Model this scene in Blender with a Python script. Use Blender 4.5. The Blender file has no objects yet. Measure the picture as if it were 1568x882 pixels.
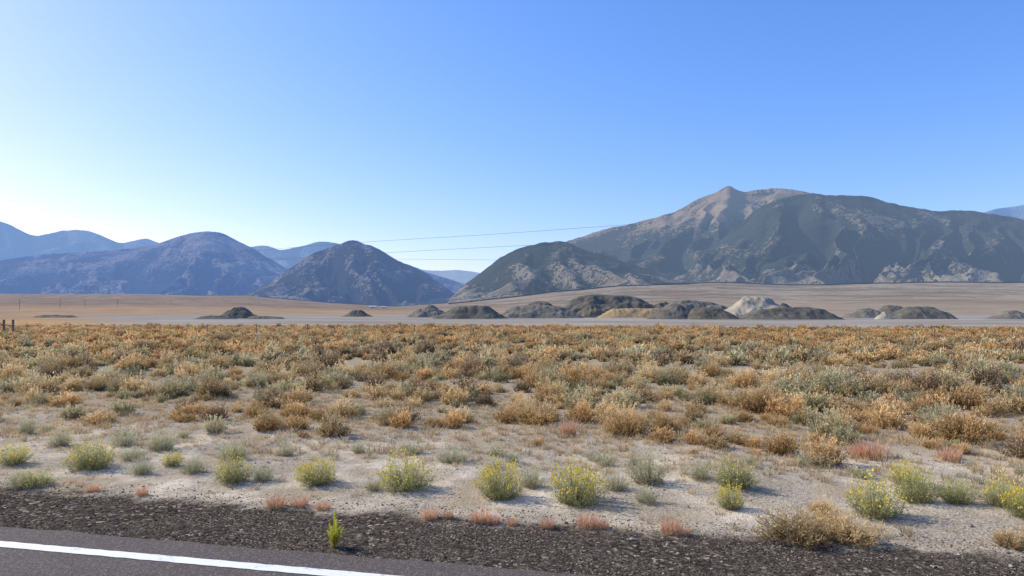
import bpy, math, random
import numpy as np
from mathutils import Vector
random.seed(7); rng=np.random.default_rng(7)
F=1022.0; HZ=475.0; CH=2.5
A12=math.radians(12.0); CU,SU=math.cos(A12),math.sin(A12)
scene=bpy.context.scene

# ---------------------------------------------------------------- noise
def _h(ix,iy,seed):
    with np.errstate(over='ignore'):
        h=(ix.astype(np.int64)*374761393+iy.astype(np.int64)*668265263+seed*144269504)&0xffffffff
        h=((h^(h>>13))*1274126177)&0xffffffff
        h=(h^(h>>16))&0xffffffff
    return h/4294967296.0*2*np.pi
def pn(x,y,seed=0):
    x=np.asarray(x,float);y=np.asarray(y,float)
    ix=np.floor(x);iy=np.floor(y);fx=x-ix;fy=y-iy
    u=fx*fx*fx*(fx*(fx*6-15)+10);v=fy*fy*fy*(fy*(fy*6-15)+10)
    def g(dx,dy):
        a=_h(ix+dx,iy+dy,seed);return np.cos(a)*(fx-dx)+np.sin(a)*(fy-dy)
    a=g(0,0)*(1-u)+g(1,0)*u;b=g(0,1)*(1-u)+g(1,1)*u
    return (a*(1-v)+b*v)*1.4
def fbm(x,y,seed=0,o=4):
    s=0;a=1;t=0
    for i in range(o):
        s=s+a*pn(x*2**i,y*2**i,seed+i*17);t+=a;a*=.5
    return s/t
def sstep(a,b,x):
    t=np.clip((x-a)/(b-a),0,1);return t*t*(3-2*t)

# ---------------------------------------------------------------- ground height
EBX=np.array([-600,0,200,380,500,600,680,760,850,950,1100,1200,1320,1450,1568,2200])
EBY=np.array([449,449,450,453,463,469,465,457,446,436,431,436,433,431,432,432])
FB=3500.0
def ground_h(X,Y):
    X=np.asarray(X,float);Y=np.asarray(Y,float)
    Ys=np.maximum(Y,1.0)
    px=np.clip(X/Ys,-1.4,1.4)*F+784
    e=(HZ-np.interp(px,EBX,EBY))/F
    k=np.clip((Ys-420)/(FB-420),0,1)**1.3
    h=e*FB*k+np.maximum(Ys-FB,0)*e*0.9
    h=h+sstep(800,2500,Ys)*fbm(X/500,Ys/500,3,3)*9
    v=X*SU+Y*CU; r=np.hypot(X,Y)
    m=sstep(8.2,11,v)*(1-sstep(60,110,r))
    h=h+m*(fbm(X/2.6,Y/2.6,11,3)*.10+fbm(X/.7,Y/.7,12,2)*.03)
    m2=sstep(6.6,7.0,v)*(1-sstep(9,12,v))
    h=h+m2*fbm(X/.5,Y/.5,21,2)*.012
    return h
def px2w(x,yb):
    Y=CH*F/(yb-HZ);return (x-784)/F*Y,Y

# ---------------------------------------------------------------- node helpers
class NT:
    def __init__(s,tree): s.t=tree; s.n=tree.nodes; s.l=tree.links
    def new(s,typ,inp=None,**kw):
        n=s.n.new(typ)
        for k,v in kw.items(): setattr(n,k,v)
        if inp:
            for k,v in inp.items(): s.set(n.inputs[k],v)
        return n
    def set(s,sock,v):
        if isinstance(v,bpy.types.NodeSocket): s.l.new(v,sock)
        else:
            if sock.type=='RGBA' and hasattr(v,'__len__') and len(v)==3: v=(*v,1)
            sock.default_value=v
    def math(s,op,a,b=0.0,clamp=False):
        n=s.n.new('ShaderNodeMath');n.operation=op;n.use_clamp=clamp
        s.set(n.inputs[0],a);s.set(n.inputs[1],b);return n.outputs[0]
    def mix(s,f,a,b,blend='MIX'):
        n=s.n.new('ShaderNodeMix');n.data_type='RGBA';n.blend_type=blend
        s.set(n.inputs[0],f);s.set(n.inputs[6],a);s.set(n.inputs[7],b);return n.outputs[2]
    def noise(s,vec,scale,detail=4,rough=.55,out=0):
        n=s.n.new('ShaderNodeTexNoise');s.l.new(vec,n.inputs['Vector'])
        n.inputs['Scale'].default_value=scale;n.inputs['Detail'].default_value=detail
        n.inputs['Roughness'].default_value=rough;return n.outputs[out]
    def voro(s,vec,scale,out='Distance',feature='F1'):
        n=s.n.new('ShaderNodeTexVoronoi');n.feature=feature;s.l.new(vec,n.inputs['Vector'])
        n.inputs['Scale'].default_value=scale;return n.outputs[out]
    def mr(s,v,a,b,c=0.0,d=1.0,smooth=True):
        n=s.n.new('ShaderNodeMapRange');n.interpolation_type='SMOOTHSTEP' if smooth else 'LINEAR'
        s.set(n.inputs[0],v);s.set(n.inputs[1],a);s.set(n.inputs[2],b);s.set(n.inputs[3],c);s.set(n.inputs[4],d)
        return n.outputs[0]
    def ramp(s,f,els):
        n=s.n.new('ShaderNodeValToRGB');cr=n.color_ramp
        while len(cr.elements)<len(els): cr.elements.new(.5)
        for e,(p,c) in zip(cr.elements,els): e.position=p;e.color=(*c,1)
        s.l.new(f,n.inputs[0]);return n.outputs[0]
    def bump(s,h,strength,dist):
        n=s.n.new('ShaderNodeBump');s.l.new(h,n.inputs['Height'])
        n.inputs['Strength'].default_value=strength;n.inputs['Distance'].default_value=dist;return n.outputs[0]
def newmat(name):
    m=bpy.data.materials.new(name);m.use_nodes=True;m.node_tree.nodes.clear()
    m.cycles.emission_sampling='NONE'
    t=NT(m.node_tree);out=t.new('ShaderNodeOutputMaterial');return m,t,out
def painted_haze(t,shader,L,col):
    """painted aerial perspective: surface emission mixed in, growing with distance from the world origin"""
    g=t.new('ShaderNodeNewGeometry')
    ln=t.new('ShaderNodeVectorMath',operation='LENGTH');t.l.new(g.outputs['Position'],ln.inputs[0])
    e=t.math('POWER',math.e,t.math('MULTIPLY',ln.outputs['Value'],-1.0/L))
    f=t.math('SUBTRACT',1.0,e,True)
    em=t.new('ShaderNodeEmission',{'Color':col,'Strength':1.0})  # bluish glow in the surface material stands in for airlight
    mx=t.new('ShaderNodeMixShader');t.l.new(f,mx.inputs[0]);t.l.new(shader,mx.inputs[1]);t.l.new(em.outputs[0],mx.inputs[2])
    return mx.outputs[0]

def link(o): scene.collection.objects.link(o);return o
def meshobj(name,V,Fc,mat,smooth=False,do_link=True):
    me=bpy.data.meshes.new(name);me.from_pydata([tuple(map(float,v)) for v in V] if not isinstance(V,np.ndarray) else V.tolist(),[],Fc if not isinstance(Fc,np.ndarray) else Fc.tolist())
    if mat:
        for m in (mat if isinstance(mat,list) else [mat]): me.materials.append(m)
    if smooth: me.shade_smooth()
    me.update();o=bpy.data.objects.new(name,me)
    if do_link: link(o)
    return o
def gridfaces(nr,nc,wrap=False):
    i=np.arange(nr-1)[:,None];j=np.arange(nc if wrap else nc-1)[None,:]
    j2=(j+1)%nc
    a=i*nc+j;b=i*nc+j2;c=(i+1)*nc+j2;d=(i+1)*nc+j
    return np.stack([a,b,c,d],-1).reshape(-1,4)

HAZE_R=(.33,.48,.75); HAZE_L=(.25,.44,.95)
# ---------------------------------------------------------------- ground material
def ground_mat():
    m,t,out=newmat('desert_ground')
    g=t.new('ShaderNodeNewGeometry');P=g.outputs['Position']
    sp=t.new('ShaderNodeSeparateXYZ');t.l.new(P,sp.inputs[0]);X,Y=sp.outputs[0],sp.outputs[1]
    v=t.math('ADD',t.math('MULTIPLY',X,SU),t.math('MULTIPLY',Y,CU))
    n_big=t.noise(P,.12,3);n_mid=t.noise(P,.9,4);n_f=t.noise(P,9,4,.65)
    vo=t.voro(P,26,'Color');vos=t.new('ShaderNodeSeparateColor');t.l.new(vo,vos.inputs[0])
    vo2=t.voro(P,60,'Color');vos2=t.new('ShaderNodeSeparateColor');t.l.new(vo2,vos2.inputs[0])
    dirt=t.mix(t.mr(n_mid,.38,.62),(.42,.335,.215),(.72,.61,.44))
    dirt=t.mix(t.mr(n_f,.38,.72),dirt,t.mix(.5,dirt,(.28,.22,.15)))
    gcol=t.ramp(vos.outputs[0],[(0,(.14,.113,.083)),(.5,(.33,.272,.195)),(1,(.62,.53,.39))])
    gcol2=t.ramp(vos2.outputs[0],[(0,(.13,.105,.078)),(.5,(.34,.28,.20)),(1,(.64,.55,.41))])
    gmask=t.mr(t.noise(P,.6,4),.40,.60)
    dirt=t.mix(t.math('MULTIPLY',gmask,.85),dirt,t.mix(.65,gcol,gcol2))
    soil=t.mix(t.mr(n_big,.35,.65),(.43,.32,.19),(.40,.33,.22))
    soil=t.mix(t.mr(n_f,.3,.75),soil,t.mix(.5,soil,(.22,.165,.10)))
    soil=t.mix(.32,soil,gcol2)
    vn=t.math('ADD',v,t.math('MULTIPLY',t.math('SUBTRACT',n_mid,.5),4.0))
    c=t.mix(t.mr(vn,11.0,15.0),dirt,soil)
    rust=t.mix(t.mr(t.noise(P,.05,4),.4,.62),(.52,.31,.14),(.50,.36,.18))
    rust=t.mix(t.mr(t.noise(P,.5,4,.7),.45,.6),rust,(.32,.20,.10))
    c=t.mix(t.mr(Y,50.0,85.0),c,rust)
    mp=t.new('ShaderNodeMapping');t.l.new(P,mp.inputs['Vector']);mp.inputs['Scale'].default_value=(.25,1,1)
    PS_=mp.outputs[0]
    fan=t.mix(t.mr(t.noise(P,.004,5,.6),.40,.60),(.21,.165,.12),(.35,.285,.21))
    lside=t.mr(t.math('DIVIDE',X,t.math('MAXIMUM',Y,1.0)),.10,-.30)
    fan=t.mix(t.math('MULTIPLY',lside,.7),fan,t.mix(t.mr(t.noise(P,.01,4,.6),.35,.65),(.22,.14,.095),(.33,.235,.165)))
    fan=t.mix(t.mr(t.noise(P,.03,4,.7),.46,.60),fan,t.mix(.6,fan,(.09,.075,.055)))
    far=t.mix(t.mr(t.noise(PS_,.035,4,.6),.42,.55),t.mix(lside,(.36,.26,.16),(.50,.28,.12)),(.32,.265,.195))
    far=t.mix(t.mr(t.noise(PS_,.11,4,.65),.48,.60,0,.75),far,(.18,.14,.095))
    c=t.mix(t.mr(Y,150.0,200.0),c,far)
    c=t.mix(t.mr(Y,600.0,1200.0),c,fan)
    yn=t.math('ADD',Y,t.math('MULTIPLY',t.math('SUBTRACT',t.noise(PS_,.03,4),.5),70.0))
    left=t.mr(t.math('ADD',X,t.math('MULTIPLY',Y,.62)),-16.0,14.0)
    pad=t.math('MULTIPLY',t.math('MULTIPLY',t.mr(yn,94.0,104.0),t.mr(yn,420.0,300.0)),left)
    padc=t.mix(t.mr(t.noise(PS_,.08,5,.65),.40,.60),(.235,.213,.175),(.37,.335,.28))
    c=t.mix(t.math('MULTIPLY',pad,.95),c,padc)
    dk=t.ramp(vos.outputs[0],[(0,(.03,.024,.018)),(.6,(.088,.069,.052)),(.9,(.17,.135,.097)),(1,(.44,.355,.26))])
    dk2=t.ramp(vos2.outputs[0],[(0,(.025,.02,.016)),(.6,(.083,.065,.049)),(.9,(.17,.135,.097)),(1,(.46,.375,.28))])
    dk=t.mix(t.mr(n_mid,.4,.6),dk,dk2)
    dk=t.mix(t.mr(n_f,.58,.78,0,.6),dk,(.26,.20,.13))
    ve=t.math('ADD',v,t.math('MULTIPLY',t.math('SUBTRACT',t.noise(P,1.6,5,.7),.5),1.4))
    c=t.mix(t.mr(ve,7.95,7.45),c,dk)
    hgt=t.math('ADD',t.math('MULTIPLY',t.voro(P,34),.22),t.math('MULTIPLY',t.noise(P,12,5,.75),.8))
    b=t.new('ShaderNodeBsdfDiffuse',{'Color':c,'Normal':t.bump(hgt,.8,.05)})
    t.l.new(painted_haze(t,b.outputs[0],19000,(.40,.50,.68)),out.inputs[0]);return m
az=np.concatenate([np.arange(-62,62,.28),np.arange(62,298,4.0)]);az=np.radians(az)
rr=np.concatenate([[.3],np.geomspace(1.0,40000,430)])
R,AZ=np.meshgrid(rr,az,indexing='ij')
X=np.sin(AZ)*R;Y=np.cos(AZ)*R;Z=ground_h(X,Y)
V=np.stack([X,Y,Z],-1).reshape(-1,3)
Fc=gridfaces(len(rr),len(az),True)[:,::-1]
ground=meshobj('desert_ground',V,Fc,ground_mat(),True)

# ---------------------------------------------------------------- road
def uvw(u,v,z=0): return (u*CU+v*SU,-u*SU+v*CU,z)
def asphalt():
    m,t,out=newmat('asphalt');P=t.new('ShaderNodeNewGeometry').outputs['Position']
    vo=t.voro(P,70,'Color');s=t.new('ShaderNodeSeparateColor');t.l.new(vo,s.inputs[0])
    c=t.ramp(s.outputs[0],[(0,(.05,.04,.034)),(.7,(.12,.098,.080)),(1,(.30,.25,.205))])
    c=t.mix(.5,c,t.mix(t.noise(P,1.2,4),(.078,.064,.052),(.138,.113,.093)))
    b=t.new('ShaderNodeBsdfPrincipled',{'Base Color':c,'Roughness':.85,'Specular IOR Level':.15,'Normal':t.bump(t.voro(P,90),.5,.01)})
    t.l.new(b.outputs[0],out.inputs[0]);return m
us=np.arange(-300,300,.12)
e=6.28+fbm(us/1.2,us*0,31,4)*.10+pn(us/.25,us*0,35)*.025
V=[];nU=len(us)
for vv in ('edge',5.0,2.0,-1.5,-5.0):
    for i,u in enumerate(us):
        V.append(uvw(u,e[i] if vv=='edge' else vv,.013))
road=meshobj('asphalt_road',V,gridfaces(5,nU)[:,::-1],asphalt())
def paint(name,col):
    m,t,out=newmat(name);P=t.new('ShaderNodeNewGeometry').outputs['Position']
    w=t.math('ADD',t.math('MULTIPLY',t.noise(P,30,5,.7),.6),t.math('MULTIPLY',t.noise(P,3,3),.4))
    c=t.mix(t.mr(w,.52,.64),col,tuple(x*.5 for x in col))
    b=t.new('ShaderNodeBsdfPrincipled',{'Base Color':c,'Roughness':.6});t.l.new(b.outputs[0],out.inputs[0]);return m
def stripe(name,v0,v1,mat,n):
    us=np.arange(-300,300,.1)
    a=v0+pn(us/.15,us*0,n)*.012+pn(us/2.,us*0,n+1)*.012;b=v1+pn(us/.13,us*0,n+2)*.012+pn(us/2.,us*0,n+1)*.012
    V=[uvw(u,x,.018) for u,x in zip(us,b)]+[uvw(u,x,.018) for u,x in zip(us,a)]
    return meshobj(name,V,gridfaces(2,len(us))[:,::-1],mat)
stripe('road_edge_line',5.735,5.88,paint('white_paint',(.80,.79,.76)),41)
stripe('road_centre_line',2.2,2.32,paint('yellow_paint',(.7,.45,.05)),51)

# ---------------------------------------------------------------- mountains
def mtn_mat(name,soil1,soil2,veg,cover,L,hz,crown=None,crown_h=(600,900),lowband=None,gk=.6):
    m,t,out=newmat(name);P=t.new('ShaderNodeNewGeometry').outputs['Position']
    sp=t.new('ShaderNodeSeparateXYZ');t.l.new(P,sp.inputs[0])
    n1=t.noise(P,.0022,6,.6);n2=t.noise(P,.012,5,.65);n3=t.noise(P,.05,3,.7)
    soil=t.mix(t.mr(n2,.38,.62),soil1,soil2)
    if crown:
        cz=t.math('ADD',sp.outputs[2],t.math('MULTIPLY',t.math('SUBTRACT',n1,.5),900.0))
        ck=t.mr(cz,crown_h[0],crown_h[1])
        soil=t.mix(ck,soil,t.mix(t.mr(n3,.4,.6),crown,tuple(x*.7 for x in crown)))
    vo=t.voro(P,.032);vo2=t.voro(P,.07)
    at=t.new('ShaderNodeAttribute',attribute_name='gully')
    cov=t.math('ADD',t.math('MULTIPLY',t.math('SUBTRACT',n1,.5),2.0),t.math('ADD',t.math('MULTIPLY',t.math('SUBTRACT',n2,.5),2.0),cover))
    cov=t.math('ADD',cov,t.math('MULTIPLY',t.math('SUBTRACT',at.outputs['Fac'],.35),gk))
    if lowband: cov=t.math('ADD',cov,t.mr(sp.outputs[2],lowband[0],lowband[1],-.45,0.0))
    if crown: cov=t.math('SUBTRACT',cov,t.math('MULTIPLY',ck,.7))
    d=t.math('MINIMUM',vo,t.math('ADD',vo2,.10))
    k=t.mr(t.math('SUBTRACT',cov,d),-.08,.12)
    c=t.mix(t.math('MULTIPLY',k,.93),soil,t.mix(n3,veg,tuple(x*.55 for x in veg)))
    h=t.math('ADD',t.math('MULTIPLY',n2,22.0),t.math('ADD',t.math('MULTIPLY',n3,8.0),t.math('MULTIPLY',k,4.0)))
    b=t.new('ShaderNodeBsdfDiffuse',{'Color':c,'Normal':t.bump(h,.7,1.0)})
    t.l.new(painted_haze(t,b.outputs[0],L,hz),out.inputs[0]);return m
def mountain(name,sil,dc,db,seed,mat,na=340,ns=170,amp=.34,spur=420.,p=1.18,dcj=.05,rough=1.0,back=1.5):
    sx=np.array([s[0] for s in sil],float);sy=np.array([s[1] for s in sil],float)
    x=np.linspace(sx[0],sx[-1],na)
    y=np.interp(x,sx,sy);k=np.hanning(13);k/=k.sum()
    y=np.convolve(np.pad(y,6,mode='edge'),k,'valid')
    y=y+fbm(x/22.,x*0+seed,seed,4)*2.2*rough
    tt=(x-784)/F
    s=np.concatenate([np.linspace(0,1,ns),1+np.linspace(0,1,30)[1:]*(back-1+.2)])
    Dc=dc*(1+dcj*fbm(x/120.,x*0,seed+3,3))
    S,TT=np.meshgrid(s,tt,indexing='ij');DC=np.broadcast_to(Dc,S.shape)
    YY=db+(DC-db)*S;XX=TT*YY
    hb=ground_h(tt*db,np.full_like(tt,db))-12
    hc=(HZ-y)/F*Dc+CH
    hc=np.maximum(hc,hb+2)
    rel=hc-hb;REL=np.broadcast_to(rel,S.shape)
    front=np.clip(S,0,1)
    h=hb+REL*front**p
    U=TT*(db+dc)*.5
    wx=U/spur+fbm(U/900.,YY/900.,seed+5,3)*1.3
    def vv(a,b,sd): return np.sqrt((pn(a,b,sd)*2.0)**2+.008)
    down=1-front
    g1=vv(wx,S*1.3,seed+7);g2=vv(wx*2.3+3+fbm(U/300.,YY/300.,seed+4,2)*.6,S*2.6,seed+8);g3=vv(wx*4.7+fbm(U/200.,YY/200.,seed+6,2)*.8,S*5,seed+9)
    g=g1*.74+g2*.30*(.35+down)+g3*.10*(.35+down)
    w=np.clip(np.sin(np.pi*np.clip(front,0,1)**.72),0,1)**1.15
    w=np.maximum(w,.14*(S<1.0)*sstep(0.3,.8,S))
    h=h-REL*amp*w*g
    fine=fbm(XX/140.,YY/140.,seed+12,5)*14*np.clip(REL/400,0,1)*sstep(0.05,.35,S)*(1-.75*sstep(.9,1.0,S))
    h=h+fine
    # colluvial apron: slope eases into the fan instead of meeting it at a cliff
    gg=ground_h(XX,YY)-30.
    hs=(h+gg)/2+np.sqrt((h-gg)**2+50.**2)/2
    h=np.where((S<1)&(REL>60),h+(hs-h)*(1-sstep(.6,.9,S)),h)
    h=np.where(S>1,hb+(h-hb)*np.clip(1-(S-1)/(back-1+.2),0,1)**1.1,h)
    V=np.stack([XX,YY,h],-1).reshape(-1,3)
    o=meshobj(name,V,gridfaces(len(s),na),mat,True)
    at=o.data.attributes.new('gully','FLOAT','POINT');at.data.foreach_set('value',np.clip(g,0,1).astype(np.float32).ravel())
    return o

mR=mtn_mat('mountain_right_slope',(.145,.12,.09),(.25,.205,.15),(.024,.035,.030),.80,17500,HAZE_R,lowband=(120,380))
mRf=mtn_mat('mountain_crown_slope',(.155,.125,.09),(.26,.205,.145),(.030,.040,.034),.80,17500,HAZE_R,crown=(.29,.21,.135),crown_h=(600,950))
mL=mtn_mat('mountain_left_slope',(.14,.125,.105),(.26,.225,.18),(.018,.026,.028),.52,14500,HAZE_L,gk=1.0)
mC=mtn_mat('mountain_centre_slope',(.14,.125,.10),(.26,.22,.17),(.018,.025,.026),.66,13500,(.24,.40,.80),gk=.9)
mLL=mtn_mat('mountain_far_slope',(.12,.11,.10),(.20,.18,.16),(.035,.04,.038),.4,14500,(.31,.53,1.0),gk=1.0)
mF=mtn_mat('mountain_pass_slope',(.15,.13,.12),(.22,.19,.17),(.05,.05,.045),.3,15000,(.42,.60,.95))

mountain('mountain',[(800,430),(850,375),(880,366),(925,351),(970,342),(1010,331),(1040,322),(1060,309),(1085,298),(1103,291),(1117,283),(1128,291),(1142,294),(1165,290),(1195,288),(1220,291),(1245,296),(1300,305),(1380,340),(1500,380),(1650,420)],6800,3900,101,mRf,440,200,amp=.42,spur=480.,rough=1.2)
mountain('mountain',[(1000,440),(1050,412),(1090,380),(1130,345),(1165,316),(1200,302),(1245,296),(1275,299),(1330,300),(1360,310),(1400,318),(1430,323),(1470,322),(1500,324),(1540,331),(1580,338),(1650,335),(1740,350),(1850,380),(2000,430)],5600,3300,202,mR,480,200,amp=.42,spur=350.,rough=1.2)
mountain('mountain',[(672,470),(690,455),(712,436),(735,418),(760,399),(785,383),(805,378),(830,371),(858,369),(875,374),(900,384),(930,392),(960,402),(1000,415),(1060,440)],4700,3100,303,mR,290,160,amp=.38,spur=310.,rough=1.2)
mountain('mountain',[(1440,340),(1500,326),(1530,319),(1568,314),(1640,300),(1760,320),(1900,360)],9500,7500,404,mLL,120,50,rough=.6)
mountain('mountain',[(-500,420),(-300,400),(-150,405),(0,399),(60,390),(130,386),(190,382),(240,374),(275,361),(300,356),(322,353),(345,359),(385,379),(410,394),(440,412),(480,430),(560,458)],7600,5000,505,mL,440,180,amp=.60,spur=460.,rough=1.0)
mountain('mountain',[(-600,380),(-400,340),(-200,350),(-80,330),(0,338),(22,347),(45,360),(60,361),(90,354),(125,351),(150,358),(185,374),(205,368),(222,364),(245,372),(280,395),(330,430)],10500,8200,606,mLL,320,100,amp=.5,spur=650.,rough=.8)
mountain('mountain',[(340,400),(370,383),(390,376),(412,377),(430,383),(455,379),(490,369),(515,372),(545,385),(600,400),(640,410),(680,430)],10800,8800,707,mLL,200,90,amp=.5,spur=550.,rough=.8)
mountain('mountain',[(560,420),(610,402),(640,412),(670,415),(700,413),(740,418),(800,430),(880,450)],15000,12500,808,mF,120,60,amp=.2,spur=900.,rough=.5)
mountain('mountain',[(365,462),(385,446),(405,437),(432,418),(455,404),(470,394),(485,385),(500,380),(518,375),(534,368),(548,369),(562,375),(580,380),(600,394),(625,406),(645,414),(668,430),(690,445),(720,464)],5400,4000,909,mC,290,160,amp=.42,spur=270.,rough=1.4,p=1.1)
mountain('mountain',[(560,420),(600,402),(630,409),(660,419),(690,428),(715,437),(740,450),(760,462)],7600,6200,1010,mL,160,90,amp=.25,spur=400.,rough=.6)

# ---------------------------------------------------------------- gravel piles
def pile_mat(name,a,b):
    m,t,out=newmat(name);P=t.new('ShaderNodeNewGeometry').outputs['Position']
    c=t.mix(t.mr(t.noise(P,.25,5,.6),.36,.64),a,b)
    c=t.mix(t.mr(t.noise(P,1.6,4,.7),.45,.7,0,.25),c,tuple(x*.6 for x in a))
    b_=t.new('ShaderNodeBsdfDiffuse',{'Color':c,'Normal':t.bump(t.noise(P,1.0,5,.6),.5,.35)})
    t.l.new(painted_haze(t,b_.outputs[0],16000,HAZE_R),out.inputs[0]);return m
PM={'d':pile_mat('dark_gravel',(.100,.092,.072),(.155,.142,.112)),'g':pile_mat('grey_gravel',(.145,.132,.104),(.22,.20,.157)),
    'p':pile_mat('pale_gravel',(.30,.265,.195),(.40,.355,.27)),'o':pile_mat('tan_gravel',(.33,.225,.11),(.40,.285,.155)),
    'b':pile_mat('brown_gravel',(.115,.097,.07),(.18,.15,.11))}
def pile(x0,x1,yt,depth,kind,flat=.0,seed=0,peak=.5):
    X0=(x0-784)/F*depth;X1=(x1-784)/F*depth;cx=(X0+X1)/2;hw=(X1-X0)/2
    H=(HZ-yt)/F*depth+CH;n=100
    a=np.linspace(-1.15,1.15,n);GX,GY=np.meshgrid(a,a,indexing='xy')
    run=min(H*1.8,hw*.95);seg=max(hw-run,0);hd=run+min(seg*.25,6)
    x=GX*hw;y=GY*hd
    xw=x+fbm(x/6+seed,y/6,seed+1,3)*H*.5;yw=y+fbm(x/6,y/6+seed,seed+2,3)*H*.5
    ctr=(peak-.5)*2*hw*.5 if seg<1 else 0
    dx=np.maximum(np.abs(xw-ctr)-seg,0);reach=np.where(xw>ctr,hw-ctr-seg,hw+ctr-seg)
    dy=np.maximum(np.abs(yw)-(hd-run),0)
    q=np.hypot(dx/np.maximum(reach,.1),dy/run)
    crest=1-.12*(1-np.cos(x/(3+hw*.18)+seed))*.5+.14*fbm(x/(H*1.8),y/(H*4),seed+4,3)
    crest=crest*(1-.22*sstep(.2,1,np.abs(x/hw-(peak-.5)*1.2))*(seg>1))
    Hh=H*1.14*crest*(1-q)
    top=H*crest*.98;Hh=np.where(Hh>top,top+(Hh-top)*.4,Hh)
    Hh=Hh*np.where(q<1,1,0)+np.where(q<1,np.minimum(np.maximum(Hh,0),1)*(fbm(x/1.6,y/1.6,seed+7,3)*.25-np.abs(pn(x/1.4,y/7,seed+8))*.25),0)
    Hh=np.where(q<1,Hh,-.15*np.minimum((q-1)*6,1))
    V=np.stack([cx+x,depth+y,Hh],-1).reshape(-1,3)
    return meshobj('gravel_pile',V,gridfaces(n,n),PM[kind],True)
PL=[(333,400,470,205,'d',.5),(300,362,483,190,'g',.5),(378,436,484,190,'g',.4),(523,570,474,260,'d',.5),
(620,692,467,240,'g',.6),(664,778,467,200,'d',.45),(756,894,468,215,'g',.5),(784,880,459,270,'d',.35),(834,1026,453,290,'d',.5),(980,1060,460,310,'d',.4),
(876,936,468,230,'b',.5),(912,1036,471,225,'o',.6),(992,1084,466,188,'d',.35),(1000,1135,459,300,'g',.4),(1036,1134,472,185,'b',.3),
(1088,1232,452,215,'p',.35),(1128,1284,471,186,'d',.55),(1168,1240,464,200,'d',.4),(1288,1360,472,215,'g',.5),(1326,1408,467,225,'d',.6),(1352,1458,469,192,'d',.45),
(1338,1368,477,185,'p',.5),(1512,1580,475,186,'g',.5),(1600,1700,468,200,'g',.3),(55,115,482,230,'g',.3)]
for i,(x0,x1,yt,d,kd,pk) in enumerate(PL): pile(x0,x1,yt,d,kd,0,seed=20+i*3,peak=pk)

# ---------------------------------------------------------------- shrubs
def plant_mat(name,els,trans=.3,var=.35,patch=None):
    m,t,out=newmat(name)
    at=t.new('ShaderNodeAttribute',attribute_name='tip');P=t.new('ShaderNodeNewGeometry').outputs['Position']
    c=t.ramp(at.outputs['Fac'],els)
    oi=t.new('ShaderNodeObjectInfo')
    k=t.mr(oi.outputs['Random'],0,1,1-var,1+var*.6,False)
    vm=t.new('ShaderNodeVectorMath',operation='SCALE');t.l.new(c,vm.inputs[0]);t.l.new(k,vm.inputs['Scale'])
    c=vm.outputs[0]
    if patch:
        c=t.mix(t.mr(t.noise(P,.07,2),.42,.62,0,.7),c,t.mix(1.0,c,patch,'MULTIPLY'))
        sp=t.new('ShaderNodeSeparateXYZ');t.l.new(P,sp.inputs[0])
        c=t.mix(t.mr(sp.outputs[1],28.0,65.0,0,.7),c,t.mix(1.0,c,(1.02,.86,.68),'MULTIPLY'))
    d=t.new('ShaderNodeBsdfDiffuse',{'Color':c});tr=t.new('ShaderNodeBsdfTranslucent',{'Color':c})
    mx=t.new('ShaderNodeMixShader',{0:trans});t.l.new(d.outputs[0],mx.inputs[1]);t.l.new(tr.outputs[0],mx.inputs[2])
    t.l.new(mx.outputs[0],out.inputs[0]);return m
PLM={
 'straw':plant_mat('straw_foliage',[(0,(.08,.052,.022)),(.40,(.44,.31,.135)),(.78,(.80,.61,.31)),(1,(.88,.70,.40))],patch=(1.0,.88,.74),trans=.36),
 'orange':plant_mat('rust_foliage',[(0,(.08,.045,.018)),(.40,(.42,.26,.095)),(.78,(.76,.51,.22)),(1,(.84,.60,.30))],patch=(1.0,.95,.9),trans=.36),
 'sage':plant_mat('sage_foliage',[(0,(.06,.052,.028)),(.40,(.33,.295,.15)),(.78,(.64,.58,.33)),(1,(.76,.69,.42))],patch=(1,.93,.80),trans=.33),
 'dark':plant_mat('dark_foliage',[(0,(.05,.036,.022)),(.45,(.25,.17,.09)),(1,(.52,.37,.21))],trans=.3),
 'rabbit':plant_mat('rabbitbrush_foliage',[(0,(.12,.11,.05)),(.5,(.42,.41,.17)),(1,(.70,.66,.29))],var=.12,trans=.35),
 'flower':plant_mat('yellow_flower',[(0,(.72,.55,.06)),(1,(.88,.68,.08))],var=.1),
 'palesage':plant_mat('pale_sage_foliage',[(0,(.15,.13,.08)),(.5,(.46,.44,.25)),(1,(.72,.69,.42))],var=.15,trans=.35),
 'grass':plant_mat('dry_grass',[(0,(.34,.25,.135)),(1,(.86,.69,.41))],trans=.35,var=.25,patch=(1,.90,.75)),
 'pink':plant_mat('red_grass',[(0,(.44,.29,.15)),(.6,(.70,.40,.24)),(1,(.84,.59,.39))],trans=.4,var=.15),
 'green':plant_mat('green_weed',[(0,(.34,.36,.05)),(1,(.85,.82,.15))],trans=.45,var=.1)}
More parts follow.
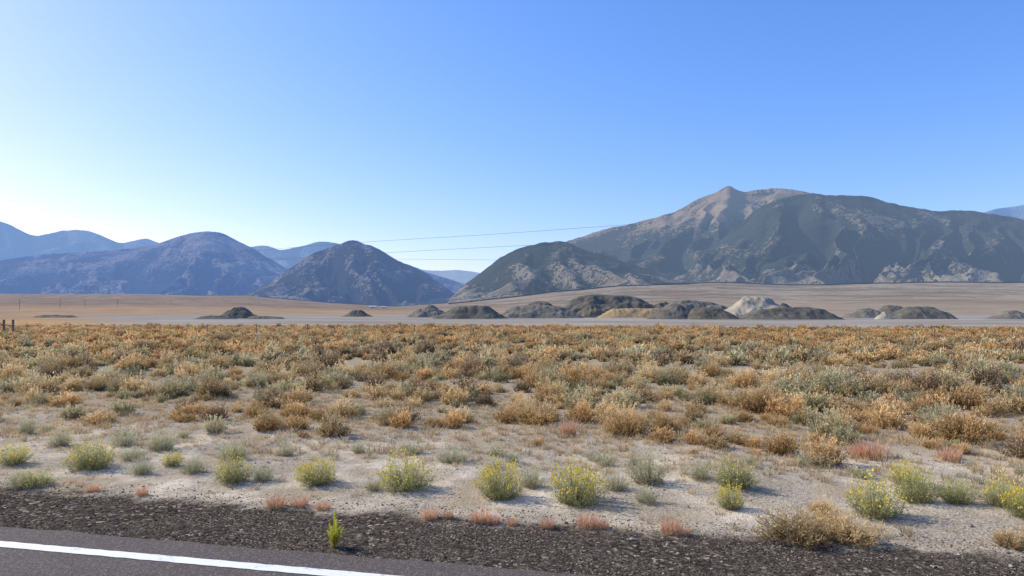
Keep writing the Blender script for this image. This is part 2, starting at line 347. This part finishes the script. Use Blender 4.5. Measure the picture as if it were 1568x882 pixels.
def make_bush(name,mats,H,W,stems,leaves,ll,lw,seed,flower=0.,spread=82,up=.35,t0=.3,stemw=.006):
    r=np.random.default_rng(seed)
    az=r.uniform(0,2*np.pi,stems);th=np.radians(spread)*np.sqrt(r.uniform(0,1,stems))
    nz=1+.38*pn(np.cos(az)*2+seed,np.sin(az)*2+th*1.5,seed)*1.6
    L=r.uniform(.80,1.0,stems)*nz
    end=np.stack([np.sin(th)*np.cos(az)*W/2,np.sin(th)*np.sin(az)*W/2,np.cos(th)*H+.04],-1)*L[:,None]
    base=np.stack([np.cos(az),np.sin(az),az*0],-1)*r.uniform(0,.12*W,stems)[:,None];base[:,2]=-.04
    def pt(i,t):
        b=base[i];e=end[i];p=b+(e-b)*t[:,None]
        p[:,2]+=-up*H*.35*np.sin(np.pi*t)*(np.sin(th[i]))
        return p
    V=[];Fq=[];T=[];M=[]
    def quad(a,b,c,d,ta,tc,mi):
        k=len(V);V.extend([a,b,c,d]);T.extend([ta,ta,tc,tc]);Fq.append((k,k+1,k+2,k+3));M.append(mi)
    idx=np.arange(stems)
    ts=[0,.5,1.0];pts=[pt(idx,np.full(stems,t)) for t in ts]
    side=np.stack([-np.sin(az+r.uniform(-1,1,stems)),np.cos(az),r.uniform(-.3,.3,stems)],-1)*stemw*.5
    for j in range(2):
        for i in range(stems):
            w0=side[i]*(1-.3*j);w1=side[i]*(.7-.5*j)
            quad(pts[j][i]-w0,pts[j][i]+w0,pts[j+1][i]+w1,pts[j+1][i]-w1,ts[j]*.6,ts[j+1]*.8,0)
    n=stems*leaves;li=np.repeat(idx,leaves);t=t0+(1.03-t0)*r.uniform(0,1,n)**.6
    p=pt(li,t);p+=r.normal(0,.012+.02*W,(n,3))*.6
    d=(end[li]-base[li]);d/=np.linalg.norm(d,axis=1)[:,None]+1e-9
    d=d*.8+r.normal(0,.6,(n,3));d[:,2]+=.35;d/=np.linalg.norm(d,axis=1)[:,None]
    s=np.cross(d,r.normal(0,1,(n,3)));s/=np.linalg.norm(s,axis=1)[:,None]+1e-9
    ls=ll*r.uniform(.6,1.3,n);ws=lw*r.uniform(.6,1.3,n)
    hz=np.clip(p[:,2]/H,0,1.2)
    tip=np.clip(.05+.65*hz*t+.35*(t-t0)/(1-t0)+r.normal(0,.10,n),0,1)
    fl=(t>.90)&(hz>.35)&(r.uniform(0,1,n)<flower)
    for i in range(n):
        a=p[i];q=p[i]+d[i]*ls[i]
        if fl[i]:
            a=a+np.array([0,0,.02]);q=a+d[i]*ls[i]*.7;w=s[i]*ls[i]*.32
            quad(a-w,a+w,q+w,q-w,.5,1,1)
        else:
            w=s[i]*ws[i]*.5;quad(a-w,a+w,q+w*.3,q-w*.3,tip[i]*.9,tip[i],0)
    me=bpy.data.meshes.new(name);me.from_pydata([tuple(v.tolist()) for v in V],[],Fq)
    for m in mats: me.materials.append(m)
    me.polygons.foreach_set('material_index',M)
    at=me.attributes.new('tip','FLOAT','POINT');at.data.foreach_set('value',np.array(T,dtype=np.float32))
    me.update();return me
def make_tuft(name,mats,H,W,n,bw,seed,lean=.5):
    r=np.random.default_rng(seed);V=[];Fq=[];T=[]
    for i in range(n):
        a=r.uniform(0,6.283);rad=W/2*math.sqrt(r.uniform())*.6
        b=np.array([math.cos(a)*rad,math.sin(a)*rad,-.01]);a2=a+r.normal(0,.7)
        h=H*r.uniform(.45,1.1);ln=lean*h*r.uniform(.2,1.2)
        o=np.array([math.cos(a2)*ln,math.sin(a2)*ln,0])
        mid=b+o*.35+np.array([0,0,h*.6]);top=b+o+np.array([0,0,h])
        sd=r.uniform(0,6.283);w=np.array([math.cos(sd),math.sin(sd),0])*bw/2
        k=len(V);V+= [b-w,b+w,mid+w*.8,mid-w*.8,top];T+=[0,0,.55,.55,1]
        Fq+=[(k,k+1,k+2,k+3),(k+3,k+2,k+4)]
    me=bpy.data.meshes.new(name);me.from_pydata([tuple(v.tolist()) for v in V],[],Fq)
    for m in mats: me.materials.append(m)
    at=me.attributes.new('tip','FLOAT','POINT');at.data.foreach_set('value',np.array(T,dtype=np.float32))
    me.update();return me
def coll(name,meshes):
    c=bpy.data.collections.new(name)
    for i,me in enumerate(meshes):
        o=bpy.data.objects.new('%s_variant_%02d'%(name,i),me);c.objects.link(o)
    return c
def scatter(name,P,rot,scl,idx,c):
    me=bpy.data.meshes.new(name);me.from_pydata(P.tolist(),[],[])
    a=me.attributes.new('rot','FLOAT_VECTOR','POINT');a.data.foreach_set('vector',rot.astype(np.float32).ravel())
    a=me.attributes.new('scl','FLOAT_VECTOR','POINT');a.data.foreach_set('vector',scl.astype(np.float32).ravel())
    a=me.attributes.new('idx','INT','POINT');a.data.foreach_set('value',idx.astype(np.int32))
    o=link(bpy.data.objects.new(name,me))
    ng=bpy.data.node_groups.new(name+'_nodes','GeometryNodeTree')
    ng.interface.new_socket('Geometry',in_out='INPUT',socket_type='NodeSocketGeometry')
    ng.interface.new_socket('Geometry',in_out='OUTPUT',socket_type='NodeSocketGeometry')
    N=ng.nodes;Lk=ng.links
    gi=N.new('NodeGroupInput');go=N.new('NodeGroupOutput');ip=N.new('GeometryNodeInstanceOnPoints')
    ci=N.new('GeometryNodeCollectionInfo');ci.inputs['Collection'].default_value=c
    ci.inputs['Separate Children'].default_value=True;ci.inputs['Reset Children'].default_value=True
    def na(nm,ty):
        n=N.new('GeometryNodeInputNamedAttribute');n.data_type=ty;n.inputs['Name'].default_value=nm
        return [s for s in n.outputs if s.enabled and s.name=='Attribute'][0]
    Lk.new(gi.outputs[0],ip.inputs['Points']);Lk.new(ci.outputs[0],ip.inputs['Instance'])
    ip.inputs['Pick Instance'].default_value=True
    Lk.new(na('idx','INT'),ip.inputs['Instance Index']);Lk.new(na('rot','FLOAT_VECTOR'),ip.inputs['Rotation'])
    Lk.new(na('scl','FLOAT_VECTOR'),ip.inputs['Scale']);Lk.new(ip.outputs[0],go.inputs[0])
    md=o.modifiers.new('scatter','NODES');md.node_group=ng
    return o
B=[]
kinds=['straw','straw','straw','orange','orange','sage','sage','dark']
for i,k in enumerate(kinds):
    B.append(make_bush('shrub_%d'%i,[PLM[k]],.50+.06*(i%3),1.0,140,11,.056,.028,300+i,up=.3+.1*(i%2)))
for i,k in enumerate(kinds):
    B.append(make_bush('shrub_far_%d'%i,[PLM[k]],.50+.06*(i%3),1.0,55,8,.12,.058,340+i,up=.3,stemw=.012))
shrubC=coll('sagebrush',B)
def jitter_pts(x0,x1,y0,y1,cell):
    gx=np.arange(x0,x1,cell);gy=np.arange(y0,y1,cell);GX,GY=np.meshgrid(gx,gy)
    GX=GX.ravel()+rng.uniform(-.5,.5,GX.size)*cell;GY=GY.ravel()+rng.uniform(-.5,.5,GY.size)*cell
    return GX,GY
GX,GY=jitter_pts(-115,115,5,100,.60)
v=GX*SU+GY*CU;t=np.abs(GX)/np.maximum(GY,1)
keep=(v>11.6)&(t<1.1)&(v<97)
patch=fbm(GX/2.6,GY/2.6,61,3);band=fbm((GX*CU-GY*SU)/40.,v/4.5,62,3)
dens=.54+patch*1.3+band*1.0
dens*=sstep(11.4,13.4,v+fbm(GX/4,GY/4,65,2)*1.4)*.97+.03
dens=np.where(v>50,np.maximum(dens,.35),dens)
keep&=rng.uniform(0,1,GX.size)<dens
GX,GY,v,patch=GX[keep],GY[keep],v[keep],patch[keep]
n=len(GX)
sel=rng.uniform(0,1,n)+fbm(GX/12,GY/8,66,2)*.5
idx=np.where(sel<.48,rng.integers(0,3,n),np.where(sel<.62,rng.integers(3,5,n),np.where(sel<.90,rng.integers(5,7,n),7)))
nearo=(v<15.0)&(rng.uniform(0,1,n)<.4);idx=np.where(nearo,rng.integers(3,5,n),idx)
idx=np.where(GY>30,idx+8,idx)
sz=np.exp(rng.normal(-.62,.38,n));sz=np.clip(sz,.22,1.2)*(1-.15*sstep(45,70,v))*np.where(v<16,.82,1)
scl=np.stack([sz*rng.uniform(.9,1.25,n),sz*rng.uniform(.9,1.25,n),sz*rng.uniform(.85,1.2,n)],-1)
rot=np.stack([rng.normal(0,.08,n),rng.normal(0,.08,n),rng.uniform(0,6.283,n)],-1)
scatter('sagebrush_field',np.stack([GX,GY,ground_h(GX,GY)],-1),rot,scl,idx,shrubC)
NSH=n
# dry grass
TU=[make_tuft('tuft_%d'%i,[PLM['grass']],.13+.03*(i%3),.30,34,.008,400+i,.7) for i in range(4)]
TU+=[make_tuft('tuft_p%d'%i,[PLM['pink']],.13,.22,40,.006,420+i,.5) for i in range(1)]
TU+=[make_bush('tuft_s%d'%i,[PLM['palesage']],.22,.40,50,8,.035,.010,430+i) for i in range(2)]
grassC=coll('dry_grass',TU)
GX,GY=jitter_pts(-34,34,4,32,.22)
v=GX*SU+GY*CU;t=np.abs(GX)/np.maximum(GY,1);keep=(v>7.6)&(t<1.1)&(v<24)
d=.18+fbm(GX/2.5,GY/1.8,71,3)*.9
strip=sstep(9.6,11.2,v)*(1-sstep(14,22,v))
d=np.where(v<10.2,d*.5+.04,d)+strip*.5
keep&=rng.uniform(0,1,GX.size)<d
GX,GY,v=GX[keep],GY[keep],v[keep];n=len(GX);NG=n
u=rng.uniform(0,1,n)-.05*(v<11);idx=np.where(u<.88,rng.integers(0,4,n),np.where(u<.90,4,rng.integers(5,7,n)))
idx=np.where((v>11.5)&(idx>4),rng.integers(0,4,n),idx)
sz=rng.uniform(.45,1.2,n)*np.where(v<10.5,.6,.9)
rot=np.stack([rng.normal(0,.1,n),rng.normal(0,.1,n),rng.uniform(0,6.283,n)],-1)
scatter('dry_grass_patch',np.stack([GX,GY,ground_h(GX,GY)],-1),rot,np.stack([sz*1.2,sz*1.2,sz],-1),idx,grassC)
# loose stones
def stone(i):
    r=np.random.default_rng(500+i)
    import bmesh
    bm=bmesh.new();bmesh.ops.create_icosphere(bm,subdivisions=1,radius=.5)
    for vv in bm.verts: vv.co*=r.uniform(.7,1.15);vv.co.z*=.65
    me=bpy.data.meshes.new('stone_%d'%i);bm.to_mesh(me);bm.free();return me
def stone_mat(name,els):
    m,t,out=newmat(name);oi=t.new('ShaderNodeObjectInfo');c=t.ramp(oi.outputs['Random'],els)
    b=t.new('ShaderNodeBsdfDiffuse',{'Color':c});t.l.new(b.outputs[0],out.inputs[0]);return m
sm1=stone_mat('dark_stone',[(0,(.035,.028,.021)),(.65,(.10,.08,.06)),(.9,(.18,.145,.105)),(1,(.52,.43,.32))])
sm2=stone_mat('pale_stone',[(0,(.14,.11,.08)),(.5,(.32,.26,.185)),(1,(.58,.49,.36))])
ST=[]
for i in range(3): me=stone(i);me.materials.append(sm1);ST.append(me)
for i in range(3,6): me=stone(i);me.materials.append(sm2);ST.append(me)
stC=coll('gravel',ST)
n=26000;u=rng.uniform(-16,16,n);v=6.32+rng.uniform(0,1,n)**1.2*1.85
X1=u*CU+v*SU;Y1=-u*SU+v*CU;i1=rng.integers(0,3,n);s1=np.exp(rng.normal(-4.35,.38,n))
n2=13000;u=rng.uniform(-24,24,n2);v=7.3+rng.uniform(0,1,n2)*9
X2=u*CU+v*SU;Y2=-u*SU+v*CU;i2=rng.integers(3,6,n2);s2=np.exp(rng.normal(-3.95,.45,n2))
k=(fbm(X2/1.6,Y2/1.2,81,2)+rng.normal(0,.15,n2))>.0;X2,Y2,i2,s2=X2[k],Y2[k],i2[k],s2[k]
GX=np.r_[X1,X2];GY=np.r_[Y1,Y2];idx=np.r_[i1,i2];s=np.r_[s1,s2];n=len(GX)
rot=np.stack([rng.normal(0,.3,n),rng.normal(0,.3,n),rng.uniform(0,6.283,n)],-1)
scatter('gravel',np.stack([GX,GY,ground_h(GX,GY)+s*.1],-1),rot,np.stack([s,s,s],-1),idx,stC)

# ---- individual roadside plants
RB=[make_bush('rabbitbrush_mesh_%d'%i,[PLM['rabbit'],PLM['flower']],.5,1.0,320,12,.035,.012,600+i,flower=[.70,.42,.12][i],t0=.2,up=.2) for i in range(3)]
PS=[make_bush('sage_mesh_%d'%i,[PLM['palesage'],PLM['flower']],.5,1.0,240,11,.040,.013,620+i,flower=0,t0=.2) for i in range(2)]
ORB=make_bush('straw_mesh',[PLM['straw'],PLM['flower']],.5,1.0,260,11,.06,.013,640,flower=0,t0=.25)
def put(name,me,x,yb,wpx,hpx,dy=0):
    X,Y=px2w(x,yb);w=wpx/F*Y;h=hpx/F*Y
    o=bpy.data.objects.new(name,me);o.location=(X,Y+w*.25,float(ground_h(X,Y+w*.25)))
    o.scale=(w*1.05,w*1.0,h/.5);o.rotation_euler=(0,0,random.uniform(0,6.28));link(o);return o
for (x,yb,w,h,k) in [(125,722,78,40,1),(350,742,58,38,1),(480,745,72,36,0),(615,754,90,46,1),(765,768,80,52,0),(885,776,98,54,0),
    (1130,752,75,40,2),(1122,782,46,34,0),(1350,796,88,54,1),(1415,772,72,48,2),(12,714,50,28,0),(1545,778,60,42,1),(1475,773,60,36,2),(1395,745,50,34,0),(260,715,34,20,0),(42,748,60,24,2),(1590,800,70,50,0)]:
    put('rabbitbrush',RB[k],x,yb,w,h)
for (x,yb,w,h) in [(995,744,66,46),(185,686,44,26),(240,690,50,28),(85,684,40,26),(36,666,30,26),(350,704,50,26),(435,698,30,20),(548,696,26,16),
    (690,712,50,22),(815,748,44,34),(400,738,36,26),(212,728,34,24),(290,726,44,26),(945,752,50,24),(990,772,40,24),(1075,738,40,30),(195,706,40,20),(570,752,30,18),(630,694,40,20),(1450,655,70,40),(20,748,40,22)]:
    put('sagebrush',PS[random.randrange(2)],x,yb,w,h)
for (x,yb,w,h) in [(1235,836,130,44),(1315,838,90,34),(1285,822,80,36),(1560,842,60,28),(960,668,86,46),(1265,790,50,24),(815,650,40,34),(600,652,60,22)]:
    put('straw_bush',ORB,x,yb,w,h)
PK=[make_tuft('red_grass_mesh_%d'%i,[PLM['pink'],PLM['grass']],.5,1.0,200,.014,660+i,.6) for i in range(2)]
for (x,yb,w,h) in [(420,780,46,22),(455,778,40,16),(492,782,36,14),(658,797,40,20),(735,802,46,22),(755,803,30,16),(785,806,26,14),(838,811,34,18),(900,811,46,26),(925,812,30,18),
    (1030,820,46,28),(1050,822,26,16),(137,754,26,14),(215,760,26,16),(685,796,24,14),(1345,706,66,34),(1318,702,40,24),(1460,709,48,26),(870,668,40,30)]:
    put('red_grass',PK[random.randrange(2)],x,yb,w,h)
def weed():
    r=np.random.default_rng(9);V=[];Fq=[];T=[]
    for st in range(11):
        a=r.uniform(0,6.28);ln=r.uniform(.03,.14)*(st>0);h=(.37 if st==0 else r.uniform(.12,.28))
        for i in range(int(200*h/.37)+20):
            t=i/(200*h/.37+20);p=np.array([math.cos(a)*ln*t,math.sin(a)*ln*t,h*t])
            b=r.uniform(0,6.28);L=.055*(1-t*.75)*r.uniform(.6,1.2)
            d=np.array([math.cos(b),math.sin(b),r.uniform(.5,1.3)])*L;s=np.array([-math.sin(b),math.cos(b),0])*.005
            k=len(V);V+=[p-s,p+s,p+d];T+=[t*.5+.2,t*.5+.2,1];Fq.append((k,k+1,k+2))
    me=bpy.data.meshes.new('green_weed');me.from_pydata([tuple(v.tolist()) for v in V],[],Fq);me.materials.append(PLM['green'])
    at=me.attributes.new('tip','FLOAT','POINT');at.data.foreach_set('value',np.array(T,dtype=np.float32))
    o=link(bpy.data.objects.new('green_weed',me));X,Y=px2w(512,838);o.location=(X,Y,0)
weed()

# ---------------------------------------------------------------- fence
def simple(name,col,rough=.8,metal=0):
    m,t,out=newmat(name);P=t.new('ShaderNodeNewGeometry').outputs['Position']
    c=t.mix(t.noise(P,6,5),tuple(x*.6 for x in col),col)
    b=t.new('ShaderNodeBsdfPrincipled',{'Base Color':c,'Roughness':rough,'Metallic':metal});t.l.new(b.outputs[0],out.inputs[0]);return m
wood=simple('weathered_wood',(.20,.15,.11));steel=simple('fence_steel',(.22,.20,.18),.6,.3);cable=simple('cable',(.15,.17,.20),.8,0)
def tube(V,Fc,a,b,r,seg=6):
    a=Vector(a);b=Vector(b);d=(b-a).normalized();up=Vector((0,0,1)) if abs(d.z)<.9 else Vector((1,0,0))
    s=d.cross(up).normalized();q=s.cross(d);k=len(V)
    for p in (a,b):
        for i in range(seg):
            w=2*math.pi*i/seg;V.append(tuple(p+s*math.cos(w)*r+q*math.sin(w)*r))
    for i in range(seg): Fc.append((k+i,k+(i+1)%seg,k+seg+(i+1)%seg,k+seg+i))
    Fc.append(tuple(range(k+seg-1,k-1,-1)));Fc.append(tuple(range(k+seg,k+2*seg)))
root=link(bpy.data.objects.new('wire_fence',None))
def child(name,V,Fc,mat,par):
    o=meshobj(name,V,Fc,mat);o.parent=par;return o
V=[];Fc=[]
FV=54.0
for i,u in enumerate(np.arange(-90,110,5.0)):
    x,y,_=uvw(u,FV);z=float(ground_h(x,y));tube(V,Fc,(x,y,z-.1),(x,y,z+1.25),.03)
child('steel_posts',V,Fc,steel,root)
V=[];Fc=[]
for hh in (.4,.75,1.1):
    us_=np.arange(-90,110,5.0)
    for a,b in zip(us_[:-1],us_[1:]):
        p=uvw(a,FV);q=uvw(b,FV);tube(V,Fc,(p[0],p[1],float(ground_h(p[0],p[1]))+hh),(q[0],q[1],float(ground_h(q[0],q[1]))+hh),.004,4)
child('wires',V,Fc,steel,root)
V=[];Fc=[]
for px,yb in ((6,511),(20,511.5)):
    x,y=px2w(px,yb);z=float(ground_h(x,y));tube(V,Fc,(x,y,z-.1),(x,y,z+1.5),.11,8)
x0,y0=px2w(6,511);x1,y1=px2w(20,511.5);tube(V,Fc,(x0,y0,.95),(x1,y1,.95),.07,8)
child('wooden_brace',V,Fc,wood,root)

# ---------------------------------------------------------------- overhead lines and far poles
wr=link(bpy.data.objects.new('power_line',None))
for wi,w in enumerate([[(-400,425),(0,406),(300,391),(560,370),(740,360),(960,344)],[(-400,425),(0,409),(300,402),(430,396),(590,387),(700,381),(860,373)],
          [(-400,420),(0,408),(300,400),(500,396),(640,397),(760,398)],[(-400,440),(0,436),(300,433),(640,433),(720,434)]]):
    xs=np.linspace(w[0][0],w[-1][0],60);ys=np.interp(xs,[a[0] for a in w],[a[1] for a in w])
    k=np.hanning(15);k/=k.sum();ys=np.convolve(np.pad(ys,7,mode='reflect',reflect_type='odd'),k,'valid')
    V=[];Fc=[];pts=[]
    for x,y in zip(xs,ys):
        D=1/np.interp(x,[-400,960],[1/150.,1/55.]);pts.append(((x-784)/F*D,D,(HZ-y)/F*D+CH))
    for a,b in zip(pts[:-1],pts[1:]): tube(V,Fc,a,b,.013 if wi<2 else .010,5)
    child('wire_%d'%(wi+1),V,Fc,cable,wr)
for px,d in ((30,640),(92,760),(130,800),(180,900),(262,1000)):
    V=[];Fc=[];x=(px-784)/F*d;z=float(ground_h(x,d))
    tube(V,Fc,(x,d,z-.5),(x,d,z+10),.16,8);tube(V,Fc,(x-1.2,d,z+9.2),(x+1.2,d,z+9.2),.09,6)
    for q in (-1.1,0.,1.1): tube(V,Fc,(x+q,d,z+9.2),(x+q,d,z+9.6+(q==0)*.5),.06,6)
    meshobj('utility_pole',V,Fc,wood)
def shed(px,d,w,l,h):
    x=(px-784)/F*d;z=float(ground_h(x,d))-.3
    r=link(bpy.data.objects.new('farm_building',None))
    a,b=w/2,l/2
    V=[(x-a,d-b,z),(x+a,d-b,z),(x+a,d+b,z),(x-a,d+b,z),(x-a,d-b,z+h),(x+a,d-b,z+h),(x+a,d+b,z+h),(x-a,d+b,z+h),(x-a,d,z+h*1.45),(x+a,d,z+h*1.45)]
    child('walls',V,[(0,1,5,4),(1,2,6,9,5),(2,3,7,6),(3,0,4,8,7)],simple('white_siding',(.75,.74,.72)),r)
    e=.4;V=[(x-a-e,d-b-e,z+h-.1),(x+a+e,d-b-e,z+h-.1),(x+a+e,d,z+h*1.45+.1),(x-a-e,d,z+h*1.45+.1),(x-a-e,d+b+e,z+h-.1),(x+a+e,d+b+e,z+h-.1)]
    child('roof',V,[(0,1,2,3),(3,2,5,4)],simple('metal_roof',(.6,.6,.6),.5),r)
    V=[(x-1.5,d-b-.05,z),(x+1.5,d-b-.05,z),(x+1.5,d-b-.05,z+h*.7),(x-1.5,d-b-.05,z+h*.7)]
    child('door',V,[(0,1,2,3)],simple('door_paint',(.15,.13,.12)),r)
shed(571,1500,16,9,3.6);shed(588,1560,9,8,3.2)

# ---------------------------------------------------------------- light
AZS=math.radians(-66);EL=math.radians(36)
sd=Vector((math.sin(AZS)*math.cos(EL),math.cos(AZS)*math.cos(EL),math.sin(EL)))
sl=bpy.data.lights.new('sun','SUN');sl.energy=5.0;sl.angle=math.radians(.5);sl.color=(1.0,.93,.79)
so=link(bpy.data.objects.new('sun',sl));so.rotation_euler=(-sd).to_track_quat('-Z','Y').to_euler()
w=bpy.data.worlds.new('World');scene.world=w;w.use_nodes=True;w.node_tree.nodes.clear();t=NT(w.node_tree)
sky=t.new('ShaderNodeTexSky');sky.sky_type='NISHITA';sky.sun_disc=False;sky.sun_elevation=EL;sky.sun_rotation=AZS
sky.altitude=1300;sky.air_density=1.0;sky.dust_density=1.7;sky.ozone_density=1.4
sc=t.new('ShaderNodeSeparateColor');t.l.new(sky.outputs[0],sc.inputs[0])
r_=t.math('MULTIPLY',t.math('POWER',sc.outputs[0],1.22),.74)
g_=t.math('MULTIPLY',t.math('POWER',sc.outputs[1],.88),1.25)
b_=t.math('MULTIPLY',t.math('POWER',sc.outputs[2],.76),2.30)
cb=t.new('ShaderNodeCombineColor');t.l.new(r_,cb.inputs[0]);t.l.new(g_,cb.inputs[1]);t.l.new(b_,cb.inputs[2])
bg=t.new('ShaderNodeBackground',{'Strength':.15});t.l.new(cb.outputs[0],bg.inputs[0])
wo=t.new('ShaderNodeOutputWorld');t.l.new(bg.outputs[0],wo.inputs[0])
# ---------------------------------------------------------------- camera
cd=bpy.data.cameras.new('camera');cd.sensor_width=36;cd.lens=36*F/1568;cd.shift_y=(HZ-441)/1568
cd.clip_start=.1;cd.clip_end=90000
co=link(bpy.data.objects.new('camera',cd));co.location=(0,0,CH);co.rotation_euler=(math.pi/2,0,0)
scene.camera=co
scene.view_settings.view_transform='Standard';scene.view_settings.look='None';scene.view_settings.exposure=0
print('shrubs',NSH,'grass',NG)
